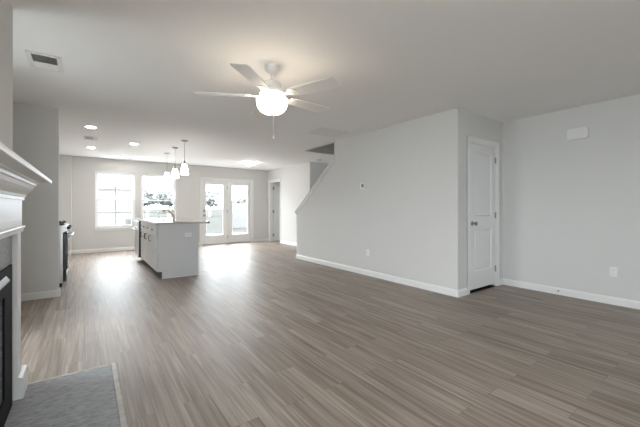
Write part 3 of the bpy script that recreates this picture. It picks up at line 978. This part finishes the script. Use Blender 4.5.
dc = thing('door_chime', 'white rectangular door chime box high on the plain wall', 'door chime', (XR, 1.395, 2.090), R(-90))
MB().prism([(.108 * cx - sx * .03 + .03 * math.sin(R(q)) * sx * 1, .068 * cz - cz * .03 + .03 * math.cos(R(q)) * cz) for cx, cz, sx, rng in ((1, 1, 1, (0, 30, 60, 90)), (1, -1, 1, (90, 60, 30, 0)), (-1, -1, -1, (0, 30, 60, 90)), (-1, 1, -1, (90, 60, 30, 0))) for q in rng], 'y', -.045, 0).build('cover', PLASTIC, dc, True)
gr = MB()
for i in range(5):
    gr.box((-.1087, -.040 + i * .007, -.030), (-.1078, -.037 + i * .007, .030))
gr.build('side_grille', LCD, dc)

ds = thing('door_stop', 'small spring door stop screwed to the baseboard of the plain wall', 'door stop', (XR - BT, 1.601, .052), R(-90))
sp = [(.006 * math.cos(a * .9), -.004 - .06 * a / 60, .006 * math.sin(a * .9)) for a in range(61)]
MB().tube(sp, .0016, 6).build('spring', NICKEL, ds, True)
MB().lathe([(0, 0), (.010, 0), (.010, .004), (0, .004)], 14, Matrix.Rotation(R(90), 4, 'X')).build('base', NICKEL, ds, True)
MB().lathe([(0, 0), (.009, 0), (.009, .012), (.006, .016), (0, .016)], 14, Matrix.Translation((0, -.064, 0)) @ Matrix.Rotation(R(90), 4, 'X')).build('tip', PLASTIC, ds, True)

# ---------------------------------------------------------------- outside
ZG = -.18
struct('ground_yard', MB().box((-150, 10.31, ZG - .1), (300, 420, ZG)), mat('pale_dry_lawn', (.047, .047, .043), .95, spec=0, noise=.2, nscale=3), 'lawn stretching away behind the house')
SIDE_BOUNCE = mat('side_yard_bounce', (.42, .415, .40), .95, noise=.2, nscale=30)  # unseen ground, tone set for the light it bounces through the side windows
struct('ground_side_yard', MB().box((-30, -30, ZG - .1), (-1.62, 10.3, ZG)), SIDE_BOUNCE)
struct('ground_front_yard', MB().box((-1.61, -30, ZG - .1), (30, -2.62, ZG)), mat('front_yard_bounce', (.62, .61, .59), .85, spec=0, noise=.06, nscale=8))  # unseen ground made pale to bounce light in at the rear
struct('ground_bounce_patio', MB().box((-3.0, 10.31, ZG), (8.5, 15.2, ZG + .1)), mat('patio_bounce', (.60, .59, .57), .85, spec=0, noise=.06, nscale=8), 'unseen pale patio put outside the glazed door to bounce light')  # out of view, made large and pale as a light reflector


def house(name, label, x0, x1, y0, y1, h, ridge, wall_m, roof_m, wins, ridge_axis='x'):
    t = thing(name, label, 'house', ((x0 + x1) / 2, y0, ZG))
    ox, oy = (x0 + x1) / 2, y0
    def P(mb, nm, m, par=None):
        o = mb.build(nm, m); o.parent = par or t
        if par is None:
            o.matrix_parent_inverse = Matrix.Translation(t.location).inverted()
        else:
            o.matrix_parent_inverse = Matrix.Identity(4)
        return o
    w = MB()
    if ridge_axis == 'x':
        w.prism([(y0, ZG), (y1, ZG), (y1, h), ((y0 + y1) / 2, ridge), (y0, h)], 'x', x0, x1)
    else:
        w.prism([(x0, ZG), (x1, ZG), (x1, h), ((x0 + x1) / 2, ridge), (x0, h)], 'y', y0, y1)
    P(w, 'walls', wall_m)
    r = MB(); e = .10
    for s in (0, 1):
        if ridge_axis == 'x':
            ym = (y0 + y1) / 2; sl = (ridge - h) / (ym - y0)
            ye = y0 - e if s == 0 else y1 + e
            r.prism([(ym, ridge + .02), (ye, h - sl * e + .02), (ye, h - sl * e + .16), (ym, ridge + .18)], 'x', x0 - e, x1 + e)
        else:
            xm = (x0 + x1) / 2; sl = (ridge - h) / (xm - x0)
            xe = x0 - e if s == 0 else x1 + e
            r.prism([(xm, ridge + .02), (xe, h - sl * e + .02), (xe, h - sl * e + .16), (xm, ridge + .18)], 'y', y0 - e, y1 + e)
    P(r, 'roof', roof_m)
    for a, b, c, d in wins:
        fo = MB()
        for q in ((a - .08, a, c - .08, d + .08), (b, b + .08, c - .08, d + .08), (a, b, c - .08, c), (a, b, d, d + .08), ((a + b) / 2 - .02, (a + b) / 2 + .02, c, d)):
            fo.box((q[0], y0 - .05, q[2]), (q[1], y0 - .001, q[3]))
        fo2 = P(fo, 'window_frame', mat('far_window_frame', (.10, .10, .10), .6, spec=0, noise=.05))
        P(MB().box((a, y0 - .02, c), (b, y0 - .002, d)), 'window_glass', mat('far_window_glass', (.06, .062, .066), .4, spec=0, noise=.05), fo2)
    return t


SHING = mat('pale_grey_shingle', (.16, .16, .165), .9, spec=0, noise=.2, nscale=6)
house('neighbor_house', 'pale grey sided neighbor house seen through the kitchen window nearer the range', -9.0, 3.0, 24, 32, 2.35, 4.0, siding_mat('grey_lap_siding', (.125, .120, .114), .2, .84), SHING, [])

fe = thing('yard_fence', 'weathered board fence across the yard beyond the glazed door', 'fence', (12, 20, ZG))
FEM = mat('weathered_fence_board', (.105, .104, .103), .8, spec=0, noise=.12, nscale=5)
pn = MB()
for i in range(54):
    x = 7.35 + i * .2
    pn.box((x, 19.98, ZG + .04), (x + .185, 20.0, 1.45))
for z in (.25, 1.15):
    pn.box((7.35, 20.0, z), (18.1, 20.05, z + .09))
o = pn.build('board_panel', FEM); o.parent = fe; o.matrix_parent_inverse = Matrix.Translation(fe.location).inverted()
for i in range(7):
    x = 7.4 + i * 1.75
    o = MB().box((x, 20.05, ZG), (x + .1, 20.15, 1.52)).build('post', FEM); o.parent = fe; o.matrix_parent_inverse = Matrix.Translation(fe.location).inverted()

LEAF = mat('hazy_tree_leaf', (.20, .205, .195), .9, spec=0, noise=.3, nscale=2)
BARK = mat('pale_bark', (.22, .19, .17), .9, noise=.2)


def tree(loc, h, r, seed, label):
    random.seed(seed)
    t = thing('tree', label, 'tree', loc)
    MB().tube([(0, 0, 0), (.1, 0, h * .35), (0, .1, h * .75)], [.2, .15, .06], 8).build('trunk', BARK, t, True)
    mb = MB()
    for k in range(900):
        # leaf clumps: small tilted quads through a lumpy crown
        u = random.gauss(0, 1), random.gauss(0, 1), random.gauss(0, 1)
        q = math.sqrt(sum(c * c for c in u)); rr = r * random.random() ** .4
        lump = 1 + .25 * math.sin(3 * u[0] / q + seed) * math.cos(4 * u[2] / q)
        c = Vector((u[0] / q * rr * lump, u[1] / q * rr * lump, h * .68 + u[2] / q * rr * .75 * lump))
        e1 = Vector((random.gauss(0, 1), random.gauss(0, 1), random.gauss(0, 1))).normalized() * .30
        e2 = e1.cross(Vector((random.gauss(0, 1), random.gauss(0, 1), random.gauss(0, 1)))).normalized() * .22
        mb.bm.faces.new([mb.bm.verts.new(c + p) for p in (e1, e2, -e1, -e2)])
    mb.build('crown', LEAF, t)
    return t


tree((6.4, 48, ZG), 3.9, 1.5, 1, 'hazy round tree seen through the window behind the faucet, beside its center grille')
tree((9.4, 50, ZG), 4.0, 1.7, 2, 'hazy wide tree seen through the window behind the faucet, nearer the pendants')
tree((15.2, 50, ZG), 4.1, 1.6, 3, 'hazy round tree seen through the active leaf of the glazed door')
tree((19.5, 48, ZG), 3.0, 1.3, 4, 'hazy low tree seen above the fence through the fixed door leaf')
